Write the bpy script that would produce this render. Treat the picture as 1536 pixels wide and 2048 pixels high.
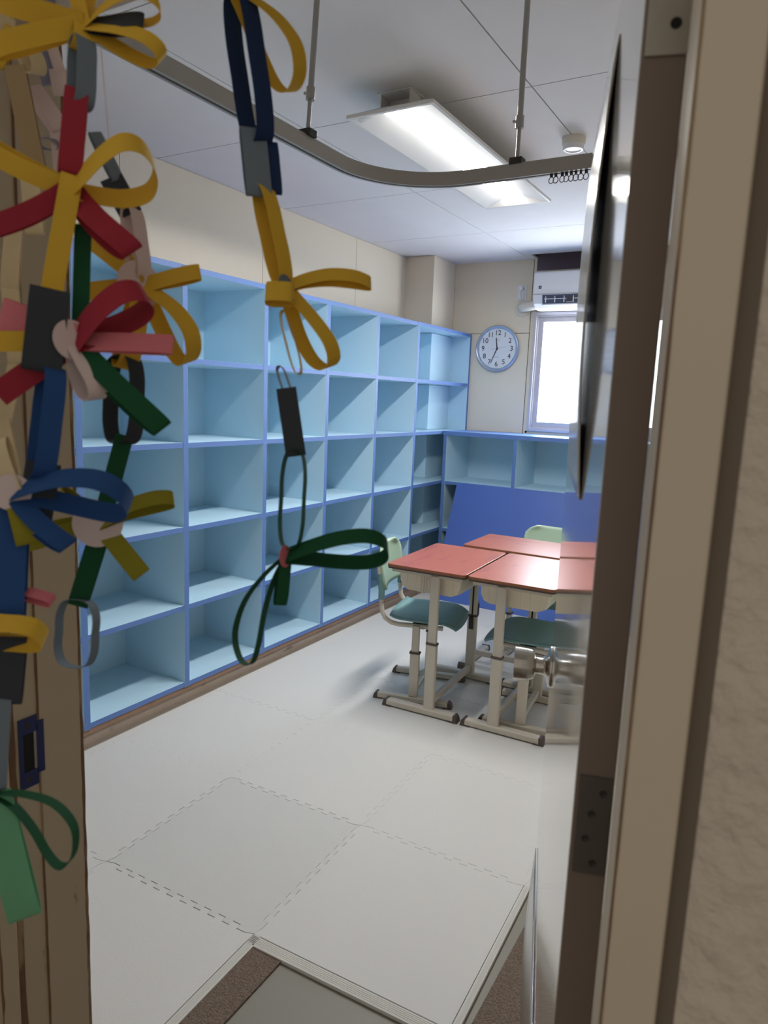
import bpy, bmesh, math, random
from mathutils import Vector, Matrix

random.seed(7)
for o in list(bpy.data.objects):
    bpy.data.objects.remove(o)
scene = bpy.context.scene
COL = scene.collection
PI = math.pi

# ------------------------------------------------------------------ camera
CAMZ = 1.5224
FPX = 1407.4
YAW, PITCH, ROLL = 0.52599, 0.16068, 0.03984
_f = Vector((-math.sin(YAW) * math.cos(PITCH), math.cos(YAW) * math.cos(PITCH), -math.sin(PITCH)))
_r0 = Vector((math.cos(YAW), math.sin(YAW), 0))
_u0 = _r0.cross(_f)
CR = _r0 * math.cos(ROLL) + _u0 * math.sin(ROLL)
CU = -_r0 * math.sin(ROLL) + _u0 * math.cos(ROLL)
CF = _f
CAM = Vector((0, 0, CAMZ))
cd = bpy.data.cameras.new('camera')
cd.sensor_fit = 'VERTICAL'
cd.sensor_height = 36.0
cd.sensor_width = 27.0
cd.lens = FPX / 2048 * 36.0
cd.clip_start = 0.02
cd.dof.use_dof = True
cd.dof.focus_distance = 3.4
cd.dof.aperture_fstop = 7.5
cam = bpy.data.objects.new('camera', cd)
COL.objects.link(cam)
M = Matrix.Identity(4)
for i in range(3):
    M[i][0] = CR[i]; M[i][1] = CU[i]; M[i][2] = -CF[i]; M[i][3] = CAM[i]
cam.matrix_world = M
scene.camera = cam

# ------------------------------------------------------------------ world, exposure
w = bpy.data.worlds.new('world')
scene.world = w
w.use_nodes = True
w.node_tree.nodes['Background'].inputs[0].default_value = (1.0, 0.93, 0.84, 1)
w.node_tree.nodes['Background'].inputs[1].default_value = 0.28
scene.view_settings.view_transform = 'Standard'
scene.view_settings.look = 'None'
scene.view_settings.gamma = 1
scene.view_settings.exposure = 0.54
scene.view_settings.use_curve_mapping = False
LAMP_POWER = 66.0
WINDOW_POWER = 11.0

# ------------------------------------------------------------------ materials
def lin(c):
    return tuple(((x / 255) / 12.92 if x / 255 <= 0.04045 else ((x / 255 + 0.055) / 1.055) ** 2.4) for x in c)

def mat(name, rgb, rough=0.6, metal=0.0, spec=0.5, var=0.06, scale=6.0, bump=0.0, bscale=60.0, coat=0.0,
        emit=None, estr=0.0, stain=None, sscale=8.0, samt=0.0, sstretch=(1, 1, 1), transl=0.0):
    m = bpy.data.materials.new(name)
    m.use_nodes = True
    nt = m.node_tree
    b = nt.nodes['Principled BSDF']
    c = lin(rgb)
    b.inputs['Roughness'].default_value = rough
    b.inputs['Metallic'].default_value = metal
    b.inputs['Specular IOR Level'].default_value = spec
    b.inputs['Coat Weight'].default_value = coat
    b.inputs['Coat Roughness'].default_value = 0.08
    tc = nt.nodes.new('ShaderNodeTexCoord')
    n = nt.nodes.new('ShaderNodeTexNoise')
    n.inputs['Scale'].default_value = scale
    n.inputs['Detail'].default_value = 4
    nt.links.new(tc.outputs['Object'], n.inputs['Vector'])
    mix = nt.nodes.new('ShaderNodeMixRGB')
    mix.inputs[1].default_value = (*[max(0, x * (1 - var)) for x in c], 1)
    mix.inputs[2].default_value = (*[min(1, x * (1 + var)) for x in c], 1)
    nt.links.new(n.outputs['Fac'], mix.inputs[0])
    out = mix.outputs[0]
    if stain:
        mp = nt.nodes.new('ShaderNodeMapping')
        mp.inputs['Scale'].default_value = sstretch
        nt.links.new(tc.outputs['Object'], mp.inputs['Vector'])
        n2 = nt.nodes.new('ShaderNodeTexNoise')
        n2.inputs['Scale'].default_value = sscale
        n2.inputs['Detail'].default_value = 6
        n2.inputs['Roughness'].default_value = 0.65
        nt.links.new(mp.outputs[0], n2.inputs['Vector'])
        rp = nt.nodes.new('ShaderNodeValToRGB')
        rp.color_ramp.elements[0].position = samt
        rp.color_ramp.elements[0].color = (0, 0, 0, 1)
        rp.color_ramp.elements[1].position = min(0.99, samt + 0.08)
        rp.color_ramp.elements[1].color = (1, 1, 1, 1)
        nt.links.new(n2.outputs['Fac'], rp.inputs[0])
        mx = nt.nodes.new('ShaderNodeMixRGB')
        mx.inputs[2].default_value = (*lin(stain), 1)
        nt.links.new(rp.outputs[0], mx.inputs[0])
        nt.links.new(out, mx.inputs[1])
        out = mx.outputs[0]
    nt.links.new(out, b.inputs['Base Color'])
    if bump:
        n3 = nt.nodes.new('ShaderNodeTexNoise')
        n3.inputs['Scale'].default_value = bscale
        n3.inputs['Detail'].default_value = 3
        nt.links.new(tc.outputs['Object'], n3.inputs['Vector'])
        bp = nt.nodes.new('ShaderNodeBump')
        bp.inputs['Strength'].default_value = bump
        bp.inputs['Distance'].default_value = 0.01
        nt.links.new(n3.outputs['Fac'], bp.inputs['Height'])
        nt.links.new(bp.outputs[0], b.inputs['Normal'])
    if emit:
        b.inputs['Emission Color'].default_value = (*emit, 1)
        b.inputs['Emission Strength'].default_value = estr
    if transl:
        tr = nt.nodes.new('ShaderNodeBsdfTranslucent')
        nt.links.new(out, tr.inputs[0])
        ms = nt.nodes.new('ShaderNodeMixShader')
        ms.inputs[0].default_value = transl
        nt.links.new(b.outputs[0], ms.inputs[1])
        nt.links.new(tr.outputs[0], ms.inputs[2])
        nt.links.new(ms.outputs[0], nt.nodes['Material Output'].inputs[0])
    return m

MT = {}
MT['ceil'] = mat('ceiling_board', (228, 226, 226), 0.85, bump=0.05, bscale=180, var=0.03)
MT['wall'] = mat('wall_board', (230, 219, 198), 0.75, var=0.03, scale=3)
MT['seam'] = mat('seam_dark', (90, 82, 74), 0.9)
MT['plaster'] = mat('rough_plaster', (200, 188, 172), 0.85, bump=1.0, bscale=42, var=0.08)
MT['frame'] = mat('cream_frame_paint', (178, 162, 138), 0.55, var=0.06, scale=4, stain=(78, 50, 34), sscale=9, samt=0.67, sstretch=(1, 1, .5))
MT['frame2'] = mat('cream_casing_paint', (198, 184, 162), 0.5, var=0.05, scale=5, stain=(95, 65, 45), sscale=10, samt=0.74, sstretch=(1, 1, .5))
MT['rust'] = mat('rust', (112, 82, 60), 0.9, var=0.3, scale=40, stain=(150, 125, 95), sscale=14, samt=0.52, sstretch=(1, 1, .3))
MT['caulk'] = mat('caulk_dark', (112, 100, 86), 0.9)
MT['doorpaint'] = mat('door_gloss_paint', (206, 203, 194), 0.07, spec=0.5, var=0.02, coat=0.6)
MT['dooredge'] = mat('door_edge_paint', (118, 104, 94), 0.45, var=0.06)
MT['hinge'] = mat('hinge_dark', (86, 80, 77), 0.4, metal=0.2)
MT['hingelight'] = mat('bare_metal', (165, 160, 150), 0.45, metal=0.8, var=0.15, scale=30)
MT['black'] = mat('black', (12, 12, 13), 0.8)
MT['navy'] = mat('navy_metal', (40, 46, 92), 0.4, metal=0.2, var=0.08)
MT['chrome'] = mat('brushed_knob', (196, 190, 182), 0.2, metal=1.0, var=0.03)
MT['steel'] = mat('rail_aluminium', (166, 162, 156), 0.4, metal=0.25, var=0.04)
MT['rod'] = mat('galvanised_rod', (164, 162, 158), 0.35, metal=0.45, var=0.08)
MT['darkmetal'] = mat('dark_metal', (58, 55, 55), 0.5, metal=0.4)
MT['shelf'] = mat('light_blue_paint', (190, 222, 240), 0.5, var=0.03, scale=4)
MT['edge'] = mat('mid_blue_paint', (92, 126, 188), 0.5, var=0.05, scale=8, stain=(150, 180, 225), sscale=16, samt=0.72)
MT['topblue'] = mat('blue_top_paint', (104, 146, 214), 0.35, var=0.04)
MT['kick'] = mat('toe_kick', (164, 148, 134), 0.7, var=0.12, scale=10, stain=(105, 88, 74), sscale=12, samt=0.6, sstretch=(1, .3, 1))
MT['rawwood'] = mat('raw_wood_edge', (150, 120, 100), 0.8, var=0.2, scale=25)
MT['board'] = mat('blue_board', (74, 104, 180), 0.45, var=0.03)
MT['boardedge'] = mat('board_edge', (140, 152, 214), 0.6)
MT['mat'] = mat('white_foam', (212, 211, 208), 0.62, var=0.02, scale=3, bump=0.12, bscale=260)
MT['mat2'] = mat('greyish_foam', (206, 206, 203), 0.62, var=0.02, scale=3, bump=0.12, bscale=260)
MT['matstrip'] = mat('foam_edge', (214, 212, 206), 0.65, var=0.02)
MT['vinyl'] = mat('grey_vinyl', (134, 130, 118), 0.5, var=0.06, scale=4, stain=(165, 160, 148), sscale=6, samt=0.7)
MT['corr'] = mat('corridor_vinyl', (150, 140, 122), 0.5)
MT['lampwhite'] = mat('lamp_enamel', (232, 231, 228), 0.4, var=0.01)
MT['diff'] = mat('lamp_diffuser', (255, 255, 255), 0.4, emit=(1.0, 0.98, 0.945), estr=LAMP_POWER, var=0)
MT['plastic'] = mat('white_plastic', (232, 232, 236), 0.35, var=0.01)
MT['plastic2'] = mat('off_white_plastic', (222, 216, 204), 0.45, var=0.02)
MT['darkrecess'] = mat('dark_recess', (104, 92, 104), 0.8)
MT['slot'] = mat('vent_dark', (70, 76, 96), 0.6)
MT['icon'] = mat('logo_dark', (58, 58, 66), 0.4)
MT['silver'] = mat('clock_rim', (176, 188, 210), 0.25, metal=0.5, var=0.02)
MT['dial'] = mat('clock_dial', (226, 230, 236), 0.5, var=0.01)
MT['ink'] = mat('ink', (34, 35, 42), 0.5)
MT['palegrey'] = mat('pale_grey_print', (168, 172, 182), 0.5)
MT['alu'] = mat('window_aluminium', (196, 192, 198), 0.35, metal=0.3, var=0.02)
MT['desk'] = mat('desk_red_wood', (168, 90, 70), 0.34, var=0.14, scale=5, spec=0.8, stain=(150, 70, 62), sscale=5, samt=0.55, sstretch=(3, .5, 1))
MT['deskedge'] = mat('desk_edge', (150, 98, 70), 0.5, var=0.15, scale=30)
MT['legpaint'] = mat('desk_leg_paint', (206, 198, 184), 0.35, var=0.03)
MT['legdark'] = mat('brown_plastic', (86, 74, 70), 0.5)
MT['tray'] = mat('tray_plastic', (226, 216, 196), 0.5, var=0.03)
MT['seat'] = mat('green_seat', (112, 150, 152), 0.45, var=0.04)
MT['back'] = mat('pale_green_back', (170, 196, 172), 0.45, var=0.03)
MT['poster'] = mat('glossy_sheet', (200, 198, 192), 0.18, var=0.05)
MT['posterback'] = mat('sheet_back', (196, 192, 190), 0.5, var=0.1)
MT['kickplate'] = mat('kick_plate', (150, 150, 154), 0.15, metal=0.9)

def carpet_mat():
    m = mat('brown_carpet', (126, 110, 97), 0.95, var=0.75, scale=170, bump=1.0, bscale=190)
    return m
MT['carpet'] = carpet_mat()

def window_mat():
    m = bpy.data.materials.new('frosted_wired_glass')
    m.use_nodes = True
    nt = m.node_tree
    b = nt.nodes['Principled BSDF']
    b.inputs['Base Color'].default_value = (.85, .88, .92, 1)
    b.inputs['Roughness'].default_value = 0.3
    tc = nt.nodes.new('ShaderNodeTexCoord')
    outs = []
    for a in (45, -45):
        mp = nt.nodes.new('ShaderNodeMapping')
        mp.inputs['Rotation'].default_value = (0, math.radians(a), 0)
        nt.links.new(tc.outputs['Object'], mp.inputs['Vector'])
        wv = nt.nodes.new('ShaderNodeTexWave')
        wv.bands_direction = 'X'
        wv.inputs['Scale'].default_value = 11
        nt.links.new(mp.outputs[0], wv.inputs['Vector'])
        rp = nt.nodes.new('ShaderNodeValToRGB')
        rp.color_ramp.elements[0].position = 0.0
        rp.color_ramp.elements[0].color = (.62, .62, .62, 1)
        rp.color_ramp.elements[1].position = 0.05
        rp.color_ramp.elements[1].color = (1, 1, 1, 1)
        nt.links.new(wv.outputs['Fac'], rp.inputs[0])
        outs.append(rp.outputs[0])
    mx = nt.nodes.new('ShaderNodeMixRGB')
    mx.blend_type = 'MULTIPLY'
    mx.inputs[0].default_value = 1
    nt.links.new(outs[0], mx.inputs[1])
    nt.links.new(outs[1], mx.inputs[2])
    m2 = nt.nodes.new('ShaderNodeMixRGB')
    m2.blend_type = 'MULTIPLY'
    m2.inputs[0].default_value = 1
    m2.inputs[2].default_value = (0.86, 0.93, 1.0, 1)
    nt.links.new(mx.outputs[0], m2.inputs[1])
    nt.links.new(m2.outputs[0], b.inputs['Emission Color'])
    b.inputs['Emission Strength'].default_value = WINDOW_POWER
    return m
MT['glass'] = window_mat()

# ------------------------------------------------------------------ mesh builder
class MB:
    def __init__(s):
        s.v = []; s.f = []; s.m = []
    def add(s, vs, fs, mi=0):
        b = len(s.v)
        s.v += [Vector(p) for p in vs]
        for k, f in enumerate(fs):
            s.f.append([b + i for i in f])
            s.m.append(mi[k] if isinstance(mi, (list, tuple)) else mi)
        return s
    def box(s, x0, x1, y0, y1, z0, z1, mi=0):
        vs = [(x0, y0, z0), (x1, y0, z0), (x1, y1, z0), (x0, y1, z0), (x0, y0, z1), (x1, y0, z1), (x1, y1, z1), (x0, y1, z1)]
        # faces: bottom, top, -y, +x, +y, -x
        return s.add(vs, [(0, 3, 2, 1), (4, 5, 6, 7), (0, 1, 5, 4), (1, 2, 6, 5), (2, 3, 7, 6), (3, 0, 4, 7)], mi)
    def prism(s, poly, z0, z1, axis='z', mi=0, mtop=None):
        n = len(poly)
        def P(a, b, c):
            return {'z': (a, b, c), 'x': (c, a, b), 'y': (a, c, b)}[axis]
        vs = [P(a, b, z0) for a, b in poly] + [P(a, b, z1) for a, b in poly]
        fs = [tuple(range(n))[::-1], tuple(range(n, 2 * n))]
        ms = [mi, mi if mtop is None else mtop]
        for i in range(n):
            j = (i + 1) % n
            fs.append((i, j, n + j, n + i)); ms.append(mi)
        return s.add(vs, fs, ms)
    def tube(s, path, r, seg=10, mi=0, caps=True, closed=False, sx=1.0):
        path = [Vector(p) for p in path]
        n = len(path)
        rings = []
        up = None
        for i, p in enumerate(path):
            a = path[i - 1] if (i > 0 or closed) else path[i]
            c = path[(i + 1) % n] if (i < n - 1 or closed) else path[i]
            t = (c - a).normalized()
            if up is None:
                up = Vector((0, 0, 1)) if abs(t.z) < 0.9 else Vector((1, 0, 0))
            side = t.cross(up)
            if side.length < 1e-6:
                side = Vector((1, 0, 0))
            side.normalize()
            up = side.cross(t).normalized()
            rr = r[i] if isinstance(r, (list, tuple)) else r
            rings.append([p + side * (rr * sx * math.cos(2 * PI * k / seg)) + up * (rr * math.sin(2 * PI * k / seg)) for k in range(seg)])
        vs = [q for ring in rings for q in ring]
        fs = []
        for i in range(n if closed else n - 1):
            j = (i + 1) % n
            for k in range(seg):
                l = (k + 1) % seg
                fs.append((i * seg + k, i * seg + l, j * seg + l, j * seg + k))
        if caps and not closed:
            fs.append(tuple(range(seg))[::-1])
            fs.append(tuple((n - 1) * seg + k for k in range(seg)))
        return s.add(vs, fs, mi)
    def lathe(s, prof, seg=24, center=(0, 0, 0), axis='z', mi=0):
        # prof list of (r, h)
        c = Vector(center)
        vs = []
        for r, h in prof:
            for k in range(seg):
                a = 2 * PI * k / seg
                x, y = r * math.cos(a), r * math.sin(a)
                q = {'z': (x, y, h), 'y': (x, h, y), 'x': (h, x, y)}[axis]
                vs.append(c + Vector(q))
        fs = []
        for i in range(len(prof) - 1):
            for k in range(seg):
                l = (k + 1) % seg
                fs.append((i * seg + k, i * seg + l, (i + 1) * seg + l, (i + 1) * seg + k))
        fs.append(tuple(range(seg))[::-1])
        fs.append(tuple((len(prof) - 1) * seg + k for k in range(seg)))
        return s.add(vs, fs, mi)
    def sweep(s, path, prof, mi=0):
        # path in XY (at z), prof list of (side, z) closed polygon
        path = [Vector(p) for p in path]
        n, m = len(path), len(prof)
        vs = []
        for i, p in enumerate(path):
            t = (path[min(i + 1, n - 1)] - path[max(i - 1, 0)]).normalized()
            side = Vector((t.y, -t.x, 0))
            for a, b in prof:
                vs.append(p + side * a + Vector((0, 0, b)))
        fs = []
        for i in range(n - 1):
            for k in range(m):
                l = (k + 1) % m
                fs.append((i * m + k, i * m + l, (i + 1) * m + l, (i + 1) * m + k))
        fs.append(tuple(range(m))[::-1])
        fs.append(tuple((n - 1) * m + k for k in range(m)))
        return s.add(vs, fs, mi)
    def grid(s, fn, nu, nv, mi=0):
        vs = [fn(i / nu, j / nv) for j in range(nv + 1) for i in range(nu + 1)]
        fs = [(j * (nu + 1) + i, j * (nu + 1) + i + 1, (j + 1) * (nu + 1) + i + 1, (j + 1) * (nu + 1) + i) for j in range(nv) for i in range(nu)]
        return s.add(vs, fs, mi)
    def build(s, name, mats, parent=None, world=False, smooth=False, bevel=0, solid=0, segs=2):
        me = bpy.data.meshes.new(name)
        vs = s.v
        if world and parent is not None:
            inv = parent_matrix(parent).inverted()
            vs = [inv @ v for v in vs]
        me.from_pydata([tuple(v) for v in vs], [], s.f)
        mats = mats if isinstance(mats, (list, tuple)) else [mats]
        for k in mats:
            me.materials.append(MT[k] if isinstance(k, str) else k)
        for p, mi in zip(me.polygons, s.m):
            p.material_index = mi
        bm = bmesh.new(); bm.from_mesh(me)
        bmesh.ops.recalc_face_normals(bm, faces=bm.faces)
        bm.to_mesh(me); bm.free()
        if smooth:
            for p in me.polygons:
                p.use_smooth = True
            if smooth != 'all':
                me.set_sharp_from_angle(angle=math.radians(40))
        o = bpy.data.objects.new(name, me)
        COL.objects.link(o)
        if parent is not None:
            o.parent = parent
        if solid:
            md = o.modifiers.new('thickness', 'SOLIDIFY')
            md.thickness = solid; md.offset = 0
        if bevel:
            md = o.modifiers.new('bevel', 'BEVEL')
            md.width = bevel; md.segments = segs
            md.limit_method = 'ANGLE'
            md.angle_limit = math.radians(40)
        return o

def parent_matrix(o):
    m = Matrix.LocRotScale(o.location, o.rotation_euler, None)
    return parent_matrix(o.parent) @ m if o.parent else m

def empty(name, loc, rz=0.0):
    o = bpy.data.objects.new(name, None)
    o.empty_display_size = 0.1
    COL.objects.link(o)
    o.location = loc
    o.rotation_euler = (0, 0, rz)
    return o

def tag(o, label, cat, group=None):
    o['label'] = label
    o['category'] = cat
    if group:
        o['group'] = group
    return o

def structure(o, label=None, cat=None):
    o['kind'] = 'structure'
    if label:
        o['label'] = label
        o['category'] = cat
    return o

def copy_tree(o, parent=None):
    c = o.copy()
    COL.objects.link(c)
    if parent is not None:
        c.parent = parent
    for ch in list(o.children):
        copy_tree(ch, c)
    return c

def thing(name, loc, label, cat, rz=0.0, group=None):
    return tag(empty(name, loc, rz), label, cat, group)

def rrect(x0, x1, y0, y1, r, n=5):
    pts = []
    for cx, cy, a0 in ((x1 - r, y1 - r, 0), (x0 + r, y1 - r, 90), (x0 + r, y0 + r, 180), (x1 - r, y0 + r, 270)):
        for k in range(n + 1):
            a = math.radians(a0 + 90 * k / n)
            pts.append((cx + r * math.cos(a), cy + r * math.sin(a)))
    return pts

def text_mesh(body, size):
    cu = bpy.data.curves.new('txt', 'FONT')
    cu.body = body
    cu.size = size
    cu.align_x = 'CENTER'; cu.align_y = 'CENTER'
    cu.extrude = 0.0006
    o = bpy.data.objects.new('txt', cu)
    COL.objects.link(o)
    bpy.context.view_layer.update()
    me = bpy.data.meshes.new_from_object(o.evaluated_get(bpy.context.evaluated_depsgraph_get()))
    bpy.data.objects.remove(o)
    return me

# ------------------------------------------------------------------ room dimensions
WX = -2.885      # left wall
BY = 5.56        # back wall
RX = 0.75        # right wall
CZ = 2.645       # ceiling
NY0, NY1 = 0.55, 0.71   # corridor wall thickness
JX = -1.007      # left jamb face

# ------------------------------------------------------------------ floor
fl = MB().box(WX - .1, RX + .1, NY0, BY + .1, -.06, 0).build('floor', 'vinyl')
structure(fl, 'grey vinyl floor showing in front of the foam mats', 'floor')
cf = MB().box(-3.2, 2.2, -2.2, NY0, -.06, 0).build('floor_corridor', 'corr')
structure(cf, 'beige vinyl floor of the corridor outside the door', 'floor')

# ------------------------------------------------------------------ ceiling of boards
ce = MB().box(WX - .1, RX + .1, NY0, 5.385, CZ + .012, CZ + .06).build('ceiling', 'seam')
structure(ce, 'grey white ceiling of square boards', 'ceiling')
xs = [WX - .02, -1.975, -.97, .035, RX + .02]
ys = [NY1 - .02, 1.60, 2.605, 3.605, 4.61, 5.575]
for i in range(len(xs) - 1):
    for j in range(len(ys) - 1):
        g = .0025
        x0, x1, y0, y1 = xs[i] + g, xs[i + 1] - g, ys[j] + g, ys[j + 1] - g
        if j == len(ys) - 2 and i >= 1:
            y1 = 5.385
        MB().box(x0, x1, y0, y1, CZ, CZ + .012).build('ceiling_board', 'ceil', ce)
MB().box(-1.975, -1.92, 5.385, 5.575, CZ, CZ + .012).build('ceiling_board', 'ceil', ce)
# dark curtain pocket over the air conditioner
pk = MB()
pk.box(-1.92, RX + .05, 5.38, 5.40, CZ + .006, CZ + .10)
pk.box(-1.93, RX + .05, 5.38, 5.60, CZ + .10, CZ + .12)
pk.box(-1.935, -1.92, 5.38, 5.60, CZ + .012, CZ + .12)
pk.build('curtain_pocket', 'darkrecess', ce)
MB().box(WX - .1, -1.935, 5.38, BY + .1, CZ + .012, CZ + .06).build('ceiling_back_strip', 'seam', ce)

# ------------------------------------------------------------------ walls
wl = MB().box(WX - .1, WX - .012, NY0, BY + .1, 0, CZ + .06).build('wall_left', 'seam')
structure(wl, 'cream board wall above the tall blue bookshelf', 'wall')
ysl = [NY1 - .02, 1.355, 2.377, 3.405, 4.43, BY]
for j in range(len(ysl) - 1):
    MB().box(WX - .012, WX, ysl[j] + .002, ysl[j + 1] - .002, 0, CZ - .002).build('wall_panel', 'wall', wl)
cl = MB().box(WX, -2.63, 5.165, BY, 0, CZ - .002).build('trim_1', 'wall')
structure(cl, 'cream boxed column in the corner behind the bookshelf', 'column')

WX0, WX1, WZ0, WZ1 = -1.91, -.80, 1.306, 2.235     # window opening
wb = MB()
wb.box(WX - .1, WX0, BY + .012, BY + .12, 0, CZ + .12)
wb.box(WX1, RX + .1, BY + .012, BY + .12, 0, CZ + .12)
wb.box(WX0, WX1, BY + .012, BY + .12, 0, WZ0)
wb.box(WX0, WX1, BY + .012, BY + .12, WZ1, CZ + .12)
wb = wb.build('wall_back', 'seam')
structure(wb, 'cream board back wall with the clock and window', 'wall')
for (a, b, c, d) in ((-2.63, -1.953, 0, 2.077), (-2.63, -1.953, 2.081, CZ), (-1.949, WX0, 0, WZ1), (-1.949, -1.925, WZ1, CZ),
                     (WX0, WX1, 0, WZ0), (WX0 - .015, WX1, WZ1, 2.555), (WX1, RX, 0, CZ)):
    MB().box(a + .001, b - .001, BY, BY + .012, c, d).build('wall_panel', 'wall', wb)
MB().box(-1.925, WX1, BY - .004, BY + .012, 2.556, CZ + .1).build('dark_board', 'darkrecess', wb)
wr = MB().box(RX, RX + .1, NY0, BY + .1, 0, CZ + .06).build('wall_right', 'wall')
structure(wr, 'cream right wall hidden behind the open door', 'wall')
wf = MB()
DTOP = 2.04
wf.box(-3.2, JX - .05, NY0, NY1, 0, 2.9)
wf.box(-.033, 2.2, NY0, NY1, 0, 2.9)
wf.box(JX - .05, -.033, NY0, NY1, DTOP + .04, 2.9)
wf = wf.build('wall_front', 'plaster')
structure(wf, 'rough beige plaster corridor wall beside the door frame', 'wall')

# ------------------------------------------------------------------ door frame
def bumpy_edge_strip(name, x0, x1, y0, y1, z0, z1, m, parent, n=60, amp=.003):
    b = MB()
    vs = []; fs = []
    for k in range(n + 1):
        z = z0 + (z1 - z0) * k / n
        a = random.uniform(-amp, amp); c = random.uniform(-amp, amp)
        vs += [(x0, y0 + a, z), (x1, y0 + a, z), (x1, y1 + c, z), (x0, y1 + c, z)]
    for k in range(n):
        for q in range(4):
            r = (q + 1) % 4
            fs.append((k * 4 + q, k * 4 + r, k * 4 + 4 + r, k * 4 + 4 + q))
    fs += [(3, 2, 1, 0), (n * 4, n * 4 + 1, n * 4 + 2, n * 4 + 3)]
    return b.add(vs, fs).build(name, m, parent)

t1 = MB()
t1.box(JX - .05, JX, .607, .647, 0, DTOP)
t1 = t1.build('trim_2', 'frame', bevel=.001)
structure(t1, 'worn cream left door jamb with navy strike plate', 'door frame')
MB().box(JX - .05, JX + .0015, .648, .727, 0, DTOP).build('jamb_board', 'frame', t1, bevel=.002)
MB().box(JX - .05, JX + .009, .50, .592, 0, DTOP).build('door_stop', 'frame', t1, bevel=.003)
bumpy_edge_strip('rust_seam', JX - .02, JX + .0006, .591, .607, 0, DTOP, 'rust', t1)
bumpy_edge_strip('rust_seam', JX - .02, JX + .0020, .6455, .6485, 0, DTOP, 'rust', t1, 80, .0006)
bumpy_edge_strip('rust_seam', JX - .02, JX + .0020, .7235, .7285, 0, DTOP, 'rust', t1, 80, .0009)
bumpy_edge_strip('rust_seam', JX - .02, JX + .0095, .560, .564, 0, DTOP, 'rust', t1, 80, .0016)
# strike plate
sp = MB()
z0, z1 = .880, .999
y0, y1, y2 = .612, .644, .655
hz0, hz1, hy0, hy1 = z0 + .028, z1 - .027, .619, .642
for (a, b, c, d) in ((y0, y1, z0, hz0), (y0, y1, hz1, z1), (y0, hy0, hz0, hz1), (hy1, y2, z0 + .018, z1 - .012)):
    sp.box(JX + .0015, JX + .0038, a, b, c, d)
so = sp.build('strike_plate', 'navy', t1, bevel=.0004)
so['label'] = 'navy metal strike plate'
MB().box(JX + .0016, JX + .0019, hy0 - .001, hy1 + .001, hz0 - .001, hz1 + .001).build('latch_hole', 'black', so)
MB().box(JX + .0019, JX + .0030, hy1 - .0045, hy1, hz0, hz1).build('hole_lip', 'hingelight', so)
for zz in (z0 + .014, z1 - .013):
    MB().lathe([(.0001, 0), (.0052, 0), (.0048, .0008), (.003, .0004), (.0001, .0002)], 14, (JX + .0036, .627, zz), 'x').build('screw', 'darkmetal', so, smooth=True)

t2 = MB()
t2.box(-.086, -.046, .538, .61, 0, DTOP)
t2 = t2.build('trim_3', 'frame2', bevel=.002)
structure(t2, 'cream door casing between the open door and plaster wall', 'door frame')
MB().prism([(-.099, .572), (-.0868, .541), (-.0868, .61), (-.099, .61)], 0, DTOP).build('casing_bevel', 'frame2', t2, bevel=.001)
bumpy_edge_strip('rust_seam', -.0872, -.0856, .5375, .56, 0, DTOP, 'rust', t2, 90, .0006)
MB().box(-.046, -.033, .549, .60, 0, DTOP).build('caulk_joint', 'caulk', t2)
MB().box(-.102, -.033, .61, .727, 0, DTOP).build('jamb_board', 'frame2', t2)
t3 = MB().box(JX - .05, -.033, .538, .727, DTOP, DTOP + .045).build('trim_4', 'frame2', bevel=.002)
structure(t3, 'cream head of the door frame above the paper chains', 'door frame')

# ------------------------------------------------------------------ door leaf
DU = Vector((-.304, .953, 0)).normalized()
DRZ = math.atan2(DU.y, DU.x)
door = empty('door_1', (-.1465, .637, 0), DRZ)
structure(door, 'glossy cream door standing open at the right', 'door')
DL, DT = .89, .036
lb = MB().box(0, DL, -DT, 0, .008, 2.02, [0, 0, 0, 0, 0, 1])
lb.build('leaf', ['doorpaint', 'dooredge'], door, bevel=.0015)
# hinges on the near edge
hp = MB().box(-.0022, -.0002, -.034, -.004, 1.075, 1.176).build('hinge', 'hinge', door, bevel=.0005)
for (yy, zz) in ((-.026, 1.160), (-.017, 1.138), (-.0135, 1.112), (-.022, 1.087)):
    MB().lathe([(.0001, 0), (.0036, 0), (.0032, -.0012), (.0014, -.0006), (.0001, -.0004)], 12, (-.0022, yy, zz), 'x').build('screw', 'darkmetal', hp, smooth=True)
hp = MB().box(-.0022, -.0002, -.036, -.003, 1.803, 1.96).build('hinge', 'hingelight', door, bevel=.0005)
hp['label'] = 'bare metal hinge plate with a hole'
MB().lathe([(.0001, 0), (.0045, 0), (.0045, -.0004), (.0001, -.0004)], 14, (-.0022, -.025, 1.826), 'x').build('screw_hole', 'black', hp, smooth=True)
# knob
KS, KZ = .848, .962
kn = MB().lathe([(.001, .0005), (.044, .0005), (.044, .004), (.041, .007), (.024, .011), (.019, .017), (.0175, .030), (.0175, .036)], 32, (KS, 0, KZ), 'y').build('door_knob', 'chrome', door, smooth=True)
MB().lathe([(.0175, .033), (.021, .034), (.0285, .037), (.032, .043), (.0335, .052), (.0345, .066), (.0350, .079), (.0342, .080), (.001, .080)], 32, (KS, 0, KZ), 'y').build('knob_grip', 'chrome', kn, smooth=True)
# bowed kick plate at the foot of the door
def kp(u, v):
    s = .05 + u * .80
    z = .03 + v * .50
    return (s, .0022 + .010 * math.sin(PI * v) * (0.3 + 0.7 * u), z)
MB().grid(kp, 12, 16).build('kick_plate', 'kickplate', door, smooth='all', solid=.0012)

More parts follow.
